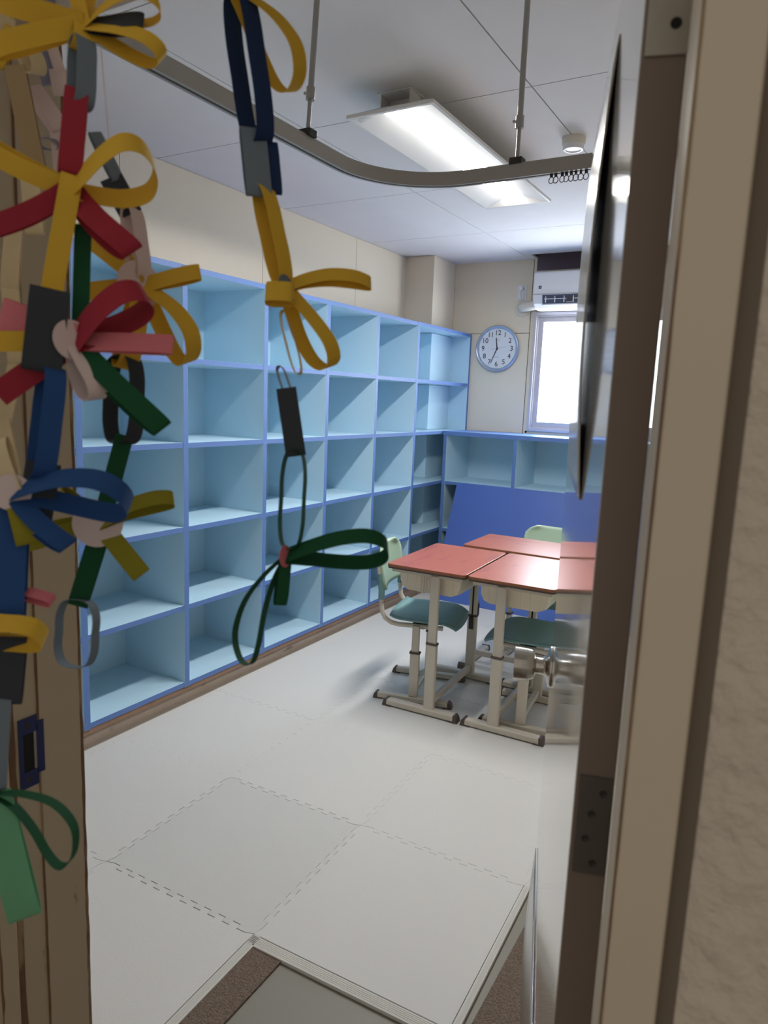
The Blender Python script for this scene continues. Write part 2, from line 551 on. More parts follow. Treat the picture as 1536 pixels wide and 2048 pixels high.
# bowed glossy sheet taped to the door
def sheet(u, v):
    s = .30 + u * .50
    z = 1.40 + v * .56
    bow = .011 * math.sin(PI * v) ** 0.8 * (1.0 - .35 * u) if 0 < v < 1 else 0
    return (s, .002 + bow + .0012 * math.sin(5 * v + 3 * u), z)
po = empty('poster', (-.1465, .637, 1.40), DRZ)
tag(po, 'glossy white poster sheet bowing off the open door', 'poster')
b = MB().grid(lambda u, v: (sheet(u, v)[0], sheet(u, v)[1], sheet(u, v)[2] - 1.40), 10, 28)
b.build('sheet_front', 'poster', po, smooth='all', solid=.0008)
b = MB().grid(lambda u, v: (sheet(u, v)[0] + .001, sheet(u, v)[1] - .0012, sheet(u, v)[2] - 1.40), 10, 28)
b.build('sheet_backing', 'posterback', po, smooth='all', solid=.0006)

# ------------------------------------------------------------------ window
wn = empty('window_1', (WX0, BY, WZ0))
structure(wn, 'frosted wired glass sliding window below the air conditioner', 'window')
def wpart(name, m, rects, y0, y1, bev=.0015):
    b = MB()
    for (a, c, d, e) in rects:
        b.box(a, c, y0, y1, d, e)
    return b.build(name, m, wn, world=True, bevel=bev)
def ringr(a, b, c, d, t):
    return [(a, a + t, c, d), (b - t, b, c, d), (a + t, b - t, c, c + t), (a + t, b - t, d - t, d)]
wpart('window_frame', 'alu', ringr(WX0, WX1, WZ0, WZ1, .022), BY - .035, BY + .06)
wpart('window_track', 'alu', ringr(WX0 + .022, WX1 - .022, WZ0 + .022, WZ1 - .022, .012), BY - .02, BY + .06)
sx0, sx1, sz0, sz1 = WX0 + .034, -1.485, WZ0 + .034, WZ1 - .034
s1 = wpart('sash', 'alu', ringr(sx0, sx1, sz0, sz1, .04), BY - .005, BY + .022)
MB().box(sx0 + .038, sx1 - .038, BY + .010, BY + .014, sz0 + .038, sz1 - .038).build('pane', 'glass', s1, world=True)
s2 = wpart('sash', 'alu', ringr(-1.52, WX1 - .034, sz0, sz1, .04), BY + .024, BY + .05)
MB().box(-1.482, WX1 - .072, BY + .036, BY + .040, sz0 + .038, sz1 - .038).build('pane', 'glass', s2, world=True)
MB().box(-1.496, -1.484, BY - .012, BY - .004, 1.50, 1.54).build('latch', 'darkmetal', s1, world=True)
wpart('casing', 'wall', [(WX0 - .018, WX1 + .018, WZ1, WZ1 + .02), (WX0 - .018, WX0, WZ0 - .02, WZ1), (WX0 - .018, WX1 + .018, WZ0 - .026, WZ0)], BY - .012, BY)

# ------------------------------------------------------------------ tall bookshelf on the left wall
SF = -2.4473                       # front plane
SB = WX + .006
C0, CS = 1.7965, .56455
cols = [C0 - CS, C0] + [C0 + CS * k for k in range(1, 6)] + [5.545]
rows = [2.061, 1.655, 1.268, .871, .487, .099]
bs = thing('bookshelf', ((SF + WX) / 2, 3.4, 0), 'tall light blue painted cubbyhole bookshelf with mid blue edges along left wall', 'bookshelf')
DTH, STH = .030, .025
for k, y in enumerate(cols):
    MB().box(SB, SF, y - DTH / 2, y + DTH / 2, .085, rows[0] + STH / 2, [0, 0, 0, 1, 0, 0]).build('divider', ['shelf', 'edge'], bs, world=True, bevel=.0012)
for k in range(len(cols) - 1):
    for r, z in enumerate(rows):
        j = random.uniform(-.002, .002)
        mi = [0, 0, 0, 1, 0, 0]
        if r == 0:
            mi[1] = 2
        MB().box(SB, SF - .002, cols[k] + DTH / 2, cols[k + 1] - DTH / 2, z - STH / 2 + j, z + STH / 2 + j, mi).build(
            'shelf_board', ['shelf', 'edge', 'topblue'], bs, world=True, bevel=.001)
MB().box(WX + .001, SB + .002, cols[0] - DTH / 2, 5.165, .085, rows[0]).build('back_panel', 'shelf', bs, world=True)
# painted boxing round the column inside the last column of cubbies
for r in range(5):
    MB().box(-2.80, -2.615, 5.150, 5.53, rows[r + 1] + STH / 2 + .003, rows[r] - STH / 2 - .003).build('column_boxing', 'shelf', bs, world=True)
MB().box(SB, SF - .006, cols[0] - .015, 5.14, .062, .086).build('bottom_rail', 'rawwood', bs, world=True)
MB().box(SB, SF - .012, cols[0] - .015, 5.14, 0, .062).build('toe_kick', 'kick', bs, world=True)

# ------------------------------------------------------------------ low bookshelf on the back wall
LF = 5.10
lb_ = thing('low_bookshelf', (-.9, 5.3, 0), 'low light blue painted shelf unit under the window on back wall', 'bookshelf')
bx = [-2.425, -1.838, -1.255, -.672, -.09, .49, RX - .02]
for x in bx:
    MB().box(x - .014, x + .014, LF, BY - .005, .0, 1.268, [0, 0, 1, 0, 0, 0]).build('divider', ['shelf', 'edge'], lb_, world=True, bevel=.0012)
for k in range(len(bx) - 1):
    for r, z in enumerate(rows[3:]):
        MB().box(bx[k] + .014, bx[k + 1] - .014, LF + .002, BY - .005, z - .0125, z + .0125, [0, 0, 1, 0, 0, 0]).build(
            'shelf_board', ['shelf', 'edge'], lb_, world=True, bevel=.001)
MB().box(SF - .01 + .012, RX - .006, LF - .004, BY - .002, 1.250, 1.282, [0, 2, 1, 0, 0, 0]).build('top_board', ['shelf', 'edge', 'topblue'], lb_, world=True, bevel=.001)
MB().box(bx[0], RX - .006, BY - .006, BY - .001, 0.02, 1.25).build('back_panel', 'shelf', lb_, world=True)

# ------------------------------------------------------------------ leaning blue board
y_t, z_t, y_b = LF - .012, .882, 4.735
bl = Vector((0, y_t - y_b, z_t - .014))
L = bl.length
ld = thing('leaning_board', (-1.36, y_b, .014), 'large blue board leaning against the low shelf behind the desks', 'board')
bo = MB().box(-.935, .935, 0, .02, 0, L, [1, 1, 0, 1, 0, 1]).build('panel', ['board', 'boardedge'], ld, bevel=.001)
bo.rotation_euler = (-math.atan2(y_t - y_b, z_t - .014), 0, 0)

# ------------------------------------------------------------------ foam mats
MO = Vector((-1.789, 1.9505)); MA = .036; MP = .6
me1 = Vector((math.cos(MA), math.sin(MA))); me2 = Vector((-math.sin(MA), math.cos(MA)))
NT = 11
def tile_poly(i, j, straight=()):
    g = .0007 if j < 0 else .00025
    A, B, C, D = [Vector(p) * MP for p in ((i, j), (i + 1, j), (i + 1, j + 1), (i, j + 1))]
    out = []
    def side(a, b, pos, nrm, key):
        # pos: tooth offset measured along +axis (same for both neighbours)
        if key in straight:
            return [a - nrm * g]
        base0, base1 = (a, b)
        n = NT * 2
        rng = range(1, n - 1)
        seq = []
        fwd = (b - a).dot(Vector((1, 1))) > 0
        lo, hi = (a, b) if fwd else (b, a)
        for q in rng:
            off = .0085 if q % 2 else -.0085
            seq.append((lo + (hi - lo) * (q / n) + pos * off - nrm * g, lo + (hi - lo) * ((q + 1) / n) + pos * off - nrm * g))
        pts = []
        if fwd:
            for s0, s1 in seq:
                pts += [s0, s1]
        else:
            for s0, s1 in reversed(seq):
                pts += [s1, s0]
        return [a - nrm * g] + pts
    X, Yv = Vector((1, 0)), Vector((0, 1))
    out += side(A, B, Yv, -Yv, 'S')
    out += side(B, C, X, X, 'E')
    out += side(C, D, Yv, Yv, 'N')
    out += side(D, A, X, -X, 'W')
    return out
def lat(p):
    return MO + me1 * p[0] + me2 * p[1]
XL = SF + .018        # mats stop just before the bookshelf
LONG = {(0, -2): 'white foam mat tile nearest the viewer, left of the grey vinyl',
        (-1, -2): 'white foam mat tile behind the left door jamb nearest the viewer',
        (-1, -1): 'white foam mat tile at the left jamb along the near bookshelf',
        (0, -1): 'greyish foam mat tile ringed by seams in front of the bookshelf',
        (1, -1): 'white foam mat tile jutting out with two ribbed edges beside brown carpet',
        (1, 0): 'white foam mat tile just in front of the nearest desk feet',
        (2, 0): 'white foam mat tile meeting the foot of the open door',
        (0, 0): 'white foam mat tile beyond the greyish tile, left of centre'}
def clip_poly(pts, axis, val, keep_greater):
    out = []
    n = len(pts)
    for k in range(n):
        a, b = pts[k], pts[(k + 1) % n]
        ia = (a[axis] >= val) == keep_greater
        ib = (b[axis] >= val) == keep_greater
        if ia:
            out.append(a)
        if ia != ib:
            t = (val - a[axis]) / (b[axis] - a[axis])
            out.append(a + (b - a) * t)
    return out
present = {}
for j in range(-2, 6):
    for i in range(-2, 4):
        if j < 0 and i > 1: continue
        if j == -2 and i > 0: continue
        present[(i, j)] = 1
for (i, j) in present:
    st = set()
    for key, d in (('E', (1, 0)), ('W', (-1, 0)), ('N', (0, 1)), ('S', (0, -1))):
        if (i + d[0], j + d[1]) not in present:
            st.add(key)
    poly = [lat(p) for p in tile_poly(i, j, st)]
    poly = clip_poly(poly, 0, XL, True)
    if len(poly) >= 3: poly = clip_poly(poly, 1, 5.08, False)
    if len(poly) >= 3: poly = clip_poly(poly, 0, RX - .01, False)
    if len(poly) >= 3: poly = clip_poly(poly, 1, NY1 + .03, True)
    if len(poly) < 3: continue
    cx = sum(p.x for p in poly) / len(poly); cy = sum(p.y for p in poly) / len(poly)
    zz = random.uniform(-.0006, .0006)
    b = MB().prism([(p.x - cx, p.y - cy) for p in poly], 0, .012 + zz)
    o = b.build('foam_mat_tile', 'mat2' if (i, j) == (0, -1) else 'mat')
    o.location = (cx, cy - (.0022 if (i, j) == (0, -2) else 0), 0.0005)
    if (i, j) in LONG:
        lab = LONG[(i, j)]
    else:
        ords = ['first', 'second', 'third', 'fourth', 'fifth', 'sixth', 'seventh', 'eighth', 'ninth']
        lab = 'white foam mat tile, %s row from the door, %s tile out from the bookshelf' % (ords[j + 2], ords[i + 2])
    tag(o, lab, 'mat', 'white interlocking foam mat tiles')

def strip(a, b, nrm, wdt, label):
    # ribbed border strip along lattice edge a-b, growing outward along nrm
    a, b, nrm = Vector(a), Vector(b), Vector(nrm)
    A = lat(a); 
    d = (lat(b) - A).normalized(); n = (lat(a + nrm) - A).normalized()
    ln = (lat(b) - A).length
    root = thing('mat_edge_strip', (A.x, A.y, .0005), label, 'mat strip', math.atan2(d.y, d.x), 'ribbed mat edge strips')
    sg = 1 if (Vector((-d.y, d.x)) - n).length < .5 else -1
    MB().box(0, ln, min(0, sg * wdt), max(0, sg * wdt), 0, .0112).build('strip_body', 'matstrip', root, bevel=.0015)
    for k in range(5):
        c = sg * (.005 + k * (wdt - .008) / 5)
        MB().box(0, ln, c - .0014, c + .0014, .0112, .0122).build('rib', 'matstrip', root)
    return root
strip((MP, -MP - .002), (2 * MP, -MP - .002), (0, -1), .034, 'ribbed white foam strip along the front of the jutting mat tile')
strip((2 * MP + .001, -MP), (2 * MP + .001, -.0), (1, 0), .02, 'ribbed white foam strip beside the right brown carpet')
strip((MP + .001, -2 * MP + .02), (MP + .001, -MP), (1, 0), .026, 'ribbed white foam strip beside the narrow brown carpet patch')

# ------------------------------------------------------------------ carpet pieces
c1 = MB().prism([(-1.165, .74), (-1.035, .74), (-1.045, 1.36), (-1.165, 1.36)], .0002, .007).build('carpet_piece', 'carpet')
tag(c1, 'narrow brown carpet patch between foam mat and grey vinyl', 'carpet')
c2 = MB().prism([(-.530, .74), (.70, .74), (.70, 1.955), (-.530, 1.955)], .0002, .007).build('carpet_piece', 'carpet')
tag(c2, 'brown carpet piece at the foot of the open door', 'carpet')

# ------------------------------------------------------------------ desks
DZ = .738
def make_desk():
    r = empty('school_desk', (0, 0, 0))
    hx, hy = .203, .302
    top = MB().prism(rrect(-hx, hx, -hy, hy, .022), DZ - .014, DZ, mi=1, mtop=0).build('desk_top', ['desk', 'deskedge'], r, bevel=.002)
    MB().prism(rrect(-hx + .002, hx - .002, -hy + .002, hy - .002, .02), DZ - .022, DZ - .0145).build('underside_board', 'legdark', top)
    # rail frame under the top
    for s in (-1, 1):
        MB().box(-hx + .02, hx - .02, s * .262 - .014, s * .262 + .014, DZ - .042, DZ - .0225).build('top_frame', 'legpaint', r, bevel=.002)
    # book tray: open shell with rounded belly
    prof = [(-.165, 0), (-.160, -.055), (-.145, -.085), (-.115, -.098), (.115, -.098), (.145, -.085), (.160, -.055), (.165, 0)]
    tr = MB()
    n = len(prof)
    vs = []
    for yy, sc in ((-.235, .97), (-.21, 1), (.21, 1), (.235, .97)):
        for a, b in prof:
            vs.append((a * sc, yy, DZ - .036 + b * (sc if abs(yy) > .22 else 1)))
    fs = []
    for q in range(3):
        for k in range(n - 1):
            fs.append((q * n + k, q * n + k + 1, (q + 1) * n + k + 1, (q + 1) * n + k))
    fs.append(tuple(range(n))[::-1]); fs.append(tuple(3 * n + k for k in range(n)))
    tr.add(vs, fs)
    tray = tr.build('book_tray', 'tray', r, smooth=True)
    rb = MB()
    for s in (-1, 1):
        for xx in (-.12, -.075, -.03, .075, .12):
            rb.box(xx - .003, xx + .003, s * .2345 - .002, s * .2345 + .002, DZ - .122, DZ - .045)
    rb.build('tray_ribs', 'tray', tray)['kind'] = 'stuff'
    rim = MB()
    for s in (-1, 1):
        rim.box(-.172, .172, s * .238 - .007, s * .238 + .007, DZ - .048, DZ - .036)
    for s in (-1, 1):
        rim.box(s * .168 - .006, s * .168 + .006, -.231, .231, DZ - .048, DZ - .036)
    rim.build('tray_rim', 'tray', tray, bevel=.001)
    # wire hooks
    for k in range(3):
        x = -.030 + .013 * k
        pth = [(x, -.262, DZ - .042), (x, -.264, DZ - .10), (x, -.268, DZ - .118), (x - .004, -.282, DZ - .122), (x - .007, -.292, DZ - .110)]
        MB().tube(pth, .0022, 6).build('bag_hook', 'legpaint', r, smooth=True)
    px = .045
    for s in (-1, 1):
        yy = s * .272
        MB().box(px - .026, px + .026, yy - .015, yy + .015, .040, .372).build('leg', 'legpaint', r, bevel=.007, segs=3)
        MB().box(px - .022, px + .022, yy - .011, yy + .011, .372, DZ - .030).build('inner_leg', 'legpaint', r, bevel=.005, segs=3)
        MB().box(px - .028, px + .028, yy - .0165, yy + .0165, .368, .380).build('collar', 'legdark', r, bevel=.003)
        # adjustment plate and slots on the inner side of the leg
        MB().box(px - .013, px + .013, yy - s * .0215 - .005, yy - s * .0215 + .005, .30, .372).build('adjuster_plate', 'darkmetal', r, bevel=.004)
        ap = MB().box(px - .004, px + .004, yy - s * .0115 - .001, yy - s * .0115 + .001, .38, DZ - .06).build('adjuster_slot', 'black', r)
        ft = MB().prism([(-.195, 0), (.195, 0), (.195, .016), (.185, .030), (-.185, .030), (-.195, .016)], -.022, .022, 'y')
        ft = ft.build('foot_bar', 'legpaint', r, bevel=.007, segs=3)
        ft.location = (0, yy, .0175)
        ft.scale.x = .95
        for e in (-1, 1):
            c = MB()
            if e > 0:
                c.prism([(.160, -.005), (.212, -.005), (.206, .020), (.196, .0315), (.186, .0315), (.186, .002), (.160, .0008)], -.0235, .0235, 'y')
            else:
                c.prism([(-.160, -.005), (-.160, .0008), (-.186, .002), (-.186, .0315), (-.196, .0315), (-.206, .020), (-.212, -.005)], -.0235, .0235, 'y')
            c = c.build('foot_cap', 'legdark', r, bevel=.003)
            c.location = (0, yy, .0175)
            c.scale.x = .95
    MB().box(px - .013, px + .013, -.258, .258, .060, .094).build('cross_bar', 'legpaint', r, bevel=.006, segs=3)
    return r
desk = make_desk()
desk.location = (-1.452, 3.180, 0); desk.rotation_euler.z = math.radians(2.6)
tag(desk, 'red topped school desk nearest the bookshelf, green chair tucked in', 'desk', 'school desks pushed together')
d2 = copy_tree(desk)
d2.location = (-1.036, 3.200, 0); d2.rotation_euler.z = math.radians(180 + 2.2)
tag(d2, 'red topped school desk nearest the open door, catching window glare', 'desk', 'school desks pushed together')
d3 = copy_tree(desk)
d3.location = (-1.240, 3.745, 0); d3.rotation_euler.z = math.radians(-90 + .8)
tag(d3, 'red topped school desk set crosswise in front of the blue board', 'desk', 'school desks pushed together')

# ------------------------------------------------------------------ chairs
SZ = .435
def make_chair():
    r = empty('school_chair', (0, 0, 0))
    def seat(u, v):
        a = (u - .5) * 2; c = (v - .5) * 2
        # rounded-square outline
        k = .93
        x = .20 * a * math.sqrt(1 - .16 * c * c)
        y = .19 * c * math.sqrt(1 - .22 * a * a)
        z = SZ - .010 * (1 - a * a) * (1 - c * c) + .006 * c * c
        if a > .5:
            z -= .030 * ((a - .5) / .5) ** 2
        if a < -.7:
            z += .012 * ((-a - .7) / .3) ** 2
        return (x * .93 + .03, y, z)
    MB().grid(seat, 18, 14).build('seat', 'seat', r, smooth='all', solid=.012, bevel=0)
    def bk(u, v):
        a = (u - .5) * 2
        t = v
        z = .575 + .215 * t
        hw = .188
        if t > .55:
            q = (t - .55) / .45
            hw = .188 * math.sqrt(max(0.0, 1 - .62 * q ** 3.2))
        if t < .25:
            q = (.25 - t) / .25
            hw = .188 * math.sqrt(max(0.0, 1 - .25 * q ** 2))
        y = hw * a
        x = -.165 - .030 * (1 - a * a) - .04 * t
        return (x, y, z)
    MB().grid(bk, 16, 12).build('backrest', 'back', r, smooth='all', solid=.012)
    for s in (-1, 1):
        yy = s * .180
        pth = [(.13, s * .150, SZ - .028), (-.03, s * .165, SZ - .026), (-.09, yy, SZ - .024), (-.13, yy, SZ - .018), (-.160, yy, SZ - .0), (-.177, yy, SZ + .03), (-.184, yy, SZ + .08), (-.184, yy, .58), (-.196, yy, .66), (-.210, yy * .98, .745)]
        MB().tube(pth, .0115, 10).build('back_tube', 'legpaint', r, smooth=True)
        MB().tube([(-.184, yy, .530), (-.184, yy, .575), (-.196, yy, .66)], .016, 10).build('tube_sleeve', 'seat', r, smooth=True)
        MB().box(-.022, .026, yy - .013, yy + .013, .045, .275).build('leg', 'legpaint', r, bevel=.006, segs=3)
        MB().box(-.017, .021, yy - .010, yy + .010, .275, SZ - .02).build('inner_leg', 'legpaint', r, bevel=.005, segs=3)
        MB().box(-.025, .029, yy - .0155, yy + .0155, .270, .282).build('collar', 'legdark', r, bevel=.003)
        ft = MB().prism([(-.19, 0), (.19, 0), (.19, .014), (.18, .028), (-.18, .028), (-.19, .014)], -.018, .018, 'y').build('foot_bar', 'legpaint', r, bevel=.006, segs=3)
        ft.location = (0, yy, .0175)
        for e in (-1, 1):
            if e > 0:
                pl = [(.158, -.005), (.205, -.005), (.200, .018), (.190, .0295), (.180, .0295), (.180, .002), (.158, .0008)]
            else:
                pl = [(-.158, -.005), (-.158, .0008), (-.180, .002), (-.180, .0295), (-.190, .0295), (-.200, .018), (-.205, -.005)]
            c = MB().prism(pl, -.0195, .0195, 'y').build('foot_cap', 'legdark', r, bevel=.003)
            c.location = (0, yy, .0175)
    MB().box(-.012, .016, -.16, .16, .055, .085).build('cross_bar', 'legpaint', r, bevel=.005)
    MB().box(-.03, .04, -.165, .165, SZ - .040, SZ - .022).build('seat_support', 'darkmetal', r, bevel=.004)
    return r
ch = make_chair()
ch.location = (-1.570, 3.165, 0); ch.rotation_euler.z = math.radians(14)
tag(ch, 'green plastic school chair with metal legs on the bookshelf side', 'chair', 'green school chairs')
h2 = copy_tree(ch)
h2.location = (-.985, 3.19, 0); h2.rotation_euler.z = math.radians(180 + 6)
tag(h2, 'dark looking green school chair tucked under the desk beside door knob', 'chair', 'green school chairs')
h3 = copy_tree(ch)
h3.location = (-1.200, 3.93, 0); h3.rotation_euler.z = math.radians(-90)
tag(h3, 'pale green chair back rising behind the crosswise desk', 'chair', 'green school chairs')

# ------------------------------------------------------------------ ceiling light
LX0, LX1, LY0, LY1, LZ = -1.578, -1.219, 2.325, 3.660, 2.535
lt = thing('ceiling_light', ((LX0 + LX1) / 2, (LY0 + LY1) / 2, CZ), 'long white fluorescent ceiling light fitting, switched on', 'lamp')
mx = (LX0 + LX1) / 2
# outer housing: sloped prism from rim up to a narrow spine
hb = MB()
vs = [(LX0, LY0, LZ), (LX1, LY0, LZ), (LX1, LY1, LZ), (LX0, LY1, LZ),
      (LX0, LY0, LZ + .012), (LX1, LY0, LZ + .012), (LX1, LY1, LZ + .012), (LX0, LY1, LZ + .012),
      (mx - .075, LY0 + .10, LZ + .060), (mx + .075, LY0 + .10, LZ + .060), (mx + .075, LY1 - .10, LZ + .060), (mx - .075, LY1 - .10, LZ + .060)]
ih = .012
vs += [(LX0 + ih, LY0 + ih, LZ), (LX1 - ih, LY0 + ih, LZ), (LX1 - ih, LY1 - ih, LZ), (LX0 + ih, LY1 - ih, LZ)]
fs = [(0, 1, 5, 4), (1, 2, 6, 5), (2, 3, 7, 6), (3, 0, 4, 7), (4, 5, 9, 8), (5, 6, 10, 9), (6, 7, 11, 10), (7, 4, 8, 11), (8, 9, 10, 11),
      (0, 12, 13, 1), (1, 13, 14, 2), (2, 14, 15, 3), (3, 15, 12, 0)]
hb.add(vs, fs).build('housing', 'lampwhite', lt, world=True)
# sloping reflectors and end plates inside
rz = LZ + .024
a0, a1 = mx - .058, mx + .058
rf = MB()
rf.add([(LX0 + ih, LY0 + ih, LZ), (a0, LY0 + .07, rz), (a0, LY1 - .07, rz), (LX0 + ih, LY1 - ih, LZ)], [(0, 1, 2, 3)])
rf.build('reflector', 'lampwhite', lt, world=True, solid=.0012)
rf = MB()
rf.add([(LX1 - ih, LY0 + ih, LZ), (a1, LY0 + .07, rz), (a1, LY1 - .07, rz), (LX1 - ih, LY1 - ih, LZ)], [(0, 3, 2, 1)])
rf.build('reflector', 'lampwhite', lt, world=True, solid=.0012)
for ya, yb in ((LY0 + ih, LY0 + .07), (LY1 - ih, LY1 - .07)):
    MB().add([(LX0 + ih, ya, LZ), (LX1 - ih, ya, LZ), (a1, yb, rz), (a0, yb, rz)], [(0, 1, 2, 3)]).build('end_plate', 'lampwhite', lt, world=True, solid=.0012)
# diffuser bar: gentle half-round
db = MB()
pr = [(a0, rz + .0005), (a1, rz + .0005), (a1, rz + .012), (a0, rz + .012)]
db.prism(pr, LY0 + .072, LY1 - .072, 'y').build('diffuser', 'diff', lt, world=True)
MB().box(mx - .0015 + .03, mx + .0015 + .03, LY0 + .073, LY1 - .073, rz - .0015, rz + .0004).build('diffuser_rib', 'palegrey', lt, world=True)
# suspension brackets
for yy in (2.47, 3.50):
    b = MB()
    b.box(mx - .11, mx + .04, yy - .05, yy + .05, CZ - .004, CZ - .0005)
    b.box(mx - .10, mx - .095, yy - .04, yy + .04, CZ - .049, CZ - .003)
    b.box(mx + .025, mx + .03, yy - .04, yy + .04, CZ - .049, CZ - .003)
    b.box(mx - .10, mx + .03, yy + .03, yy + .035, CZ - .049, CZ - .003)
    b.build('bracket', 'lampwhite', lt, world=True, bevel=.001)
st = MB()
for r in range(4):
    for c in range(7):
        if (r * 3 + c * 5) % 4:
            x = LX0 + .028 + c * .0075
            y = LY0 + .030 + r * .008
            t = (x - (LX0 + ih)) / (a0 - LX0 - ih)
            z = LZ + t * (rz - LZ) - .0016
            st.box(x, x + .0058, y, y + .0035, z, z + .0004)
st.build('maker_label', 'palegrey', lt, world=True)

# ------------------------------------------------------------------ curtain rail with hangers
RZ = 2.15
rc = Vector((-.925, 1.73)); rr = .275
path = [(rc.x - rr, NY1 + .02, RZ)] + [(rc.x - rr, y, RZ) for y in (.9, 1.2, 1.5)]
for k in range(15):
    a = PI - (PI / 2) * k / 14
    path.append((rc.x + rr * math.cos(a), rc.y + rr * math.sin(a), RZ))
path += [(x, rc.y + rr, RZ) for x in (-.7, -.3, .2, RX - .005)]
rail = thing('curtain_rail', (rc.x - rr, 1.2, RZ), 'curved grey metal curtain rail hanging below the ceiling', 'curtain rail')
MB().sweep(path, [(-.013, 0), (-.0045, 0), (-.0045, .006), (.0045, .006), (.0045, 0), (.013, 0), (.013, .038), (-.013, .038)]).build('track', 'steel', rail, world=True, smooth=True)
MB().sweep(path, [(-.0044, .0055), (.0044, .0055), (.0044, .0066), (-.0044, .0066)]).build('slot', 'black', rail, world=True)
def rod(p0, p1, mid):
    p0, p1 = Vector(p0), Vector(p1)
    r_ = MB().tube([p0, p0 + (p1 - p0) * mid], .0058, 10).build('hanger_rod', 'rod', rail, world=True, smooth=True)
    MB().tube([p0 + (p1 - p0) * (mid - .01), p1], .0082, 10).build('upper_tube', 'rod', r_, world=True, smooth=True)
    q = p0 + (p1 - p0) * mid
    d = (p1 - p0).normalized()
    MB().tube([q - d * .016, q + d * .016], .0118, 12).build('coupler', 'rod', r_, world=True, smooth=True)
    MB().tube([q + Vector((-.02, 0, .004)), q + Vector((-.006, 0, .004))], .004, 8).build('thumb_screw', 'rod', r_, world=True, smooth=True)
    c = MB()
    c.box(p0.x - .019, p0.x + .019, p0.y - .017, p0.y + .017, p0.z - .004, p0.z + .014)
    c.build('rail_clamp', 'darkmetal', r_, world=True, bevel=.002)
rod((-1.196, 1.585, RZ + .040), (-1.225, 1.66, CZ), .24)
rod((-.775, rc.y + rr, RZ + .040), (-.775, rc.y + rr, CZ), .24)

# runners with rings
x = -.672
for k, dx in enumerate((0, .0125, .018, .0115, .0135, .0125, .0135, .0145)):
    x += dx
    o = thing('curtain_runner', (x, rc.y + rr, RZ), '%s wire ring runner from the left under the curtain rail' % ('first', 'second', 'third', 'fourth', 'fifth', 'sixth', 'seventh', 'eighth')[k], 'curtain ring', random.uniform(-.4, .4), 'curtain rail runners')
    MB().box(-.003, .003, -.004, .004, -.008, .004).build('runner_body', 'darkmetal', o, bevel=.001)
    MB().tube([(.0075 * math.cos(a), 0, -.016 + .0085 * math.sin(a)) for a in [2 * PI * q / 16 for q in range(16)]], .0012, 6, closed=True).build('ring', 'darkmetal', o, smooth=True)

# ------------------------------------------------------------------ smoke detector
sd = thing('smoke_detector', (-.97, 3.155, CZ), 'round white smoke detector on the ceiling', 'smoke detector')
MB().lathe([(.001, -.0005), (.050, -.0005), (.050, -.010), (.048, -.028), (.046, -.030), (.001, -.030)], 32).build('base', 'plastic2', sd, smooth=True)
MB().lathe([(.044, -.029), (.044, -.044), (.040, -.049), (.032, -.0495), (.029, -.046), (.001, -.045)], 32).build('sensor_head', 'plastic', sd, smooth=True)

# ------------------------------------------------------------------ air conditioner
AX0, AX1, AY, AZ0, AZ1 = -1.868, -1.07, 5.335, 2.236, 2.508
ac = thing('air_conditioner', ((AX0 + AX1) / 2, BY, AZ0), 'white wall mounted air conditioner above the window', 'air conditioner')
prof = [(BY - .004, AZ0 + .004), (BY - .10, AZ0), (AY + .06, AZ0 + .012), (AY + .025, AZ0 + .040), (AY + .008, AZ0 + .085), (AY, AZ0 + .14), (AY + .004, AZ1 - .012), (AY + .016, AZ1), (BY - .004, AZ1)]
MB().prism(prof, AX0, AX1, 'x').build('body', 'plastic', ac, world=True, bevel=.008, segs=3)
def front(y, z):
    return y
op = MB()
op.prism([(AY + .002, AZ0 + .100), (AY + .012, AZ0 + .062), (AY + .022, AZ0 + .038), (AY + .05, AZ0 + .05), (AY + .04, AZ0 + .10)], AX0 + .075, AX1 - .075, 'x')
op.build('vent_opening', 'slot', ac, world=True)
lv = MB().prism([(AY + .024, AZ0 + .030), (AY + .050, AZ0 + .008), (AY + .052, AZ0 + .012), (AY + .027, AZ0 + .035)], AX0 + .07, AX1 - .07, 'x')
lv.build('louver', 'plastic', ac, world=True, bevel=.001)
for zz, yy in ((AZ0 + .068, AY + .0045),):
    MB().box(AX0 + .09, AX1 - .09, yy, yy + .004, zz, zz + .004).build('vane_bar', 'plastic', ac, world=True)
for k in range(9):
    xx = AX0 + .10 + k * .07
    MB().box(xx, xx + .005, AY + .004, AY + .012, AZ0 + .045, AZ0 + .090).build('vane', 'plastic', ac, world=True)
MB().box(AX0 + .26, AX0 + .31, AY + .003, AY + .012, AZ0 + .045, AZ0 + .090).build('vent_motor', 'icon', ac, world=True, bevel=.003)
MB().box(AX0 + .004, AX1 - .004, AY + .001, AY + .003, AZ0 + .106, AZ0 + .109).build('panel_seam', 'palegrey', ac, world=True)
lg = MB().box(AX0 + .044, AX0 + .066, AY - .0012, AY + .001, AZ0 + .145, AZ0 + .167).build('logo_badge', 'icon', ac, world=True)
MB().prism([(AX0 + .052, AZ0 + .150), (AX0 + .060, AZ0 + .150), (AX0 + .058, AZ0 + .156), (AX0 + .062, AZ0 + .162), (AX0 + .053, AZ0 + .162), (AX0 + .054, AZ0 + .156)], AY - .0018, AY - .0010, 'y').build('logo_mark', 'palegrey', ac, world=True)
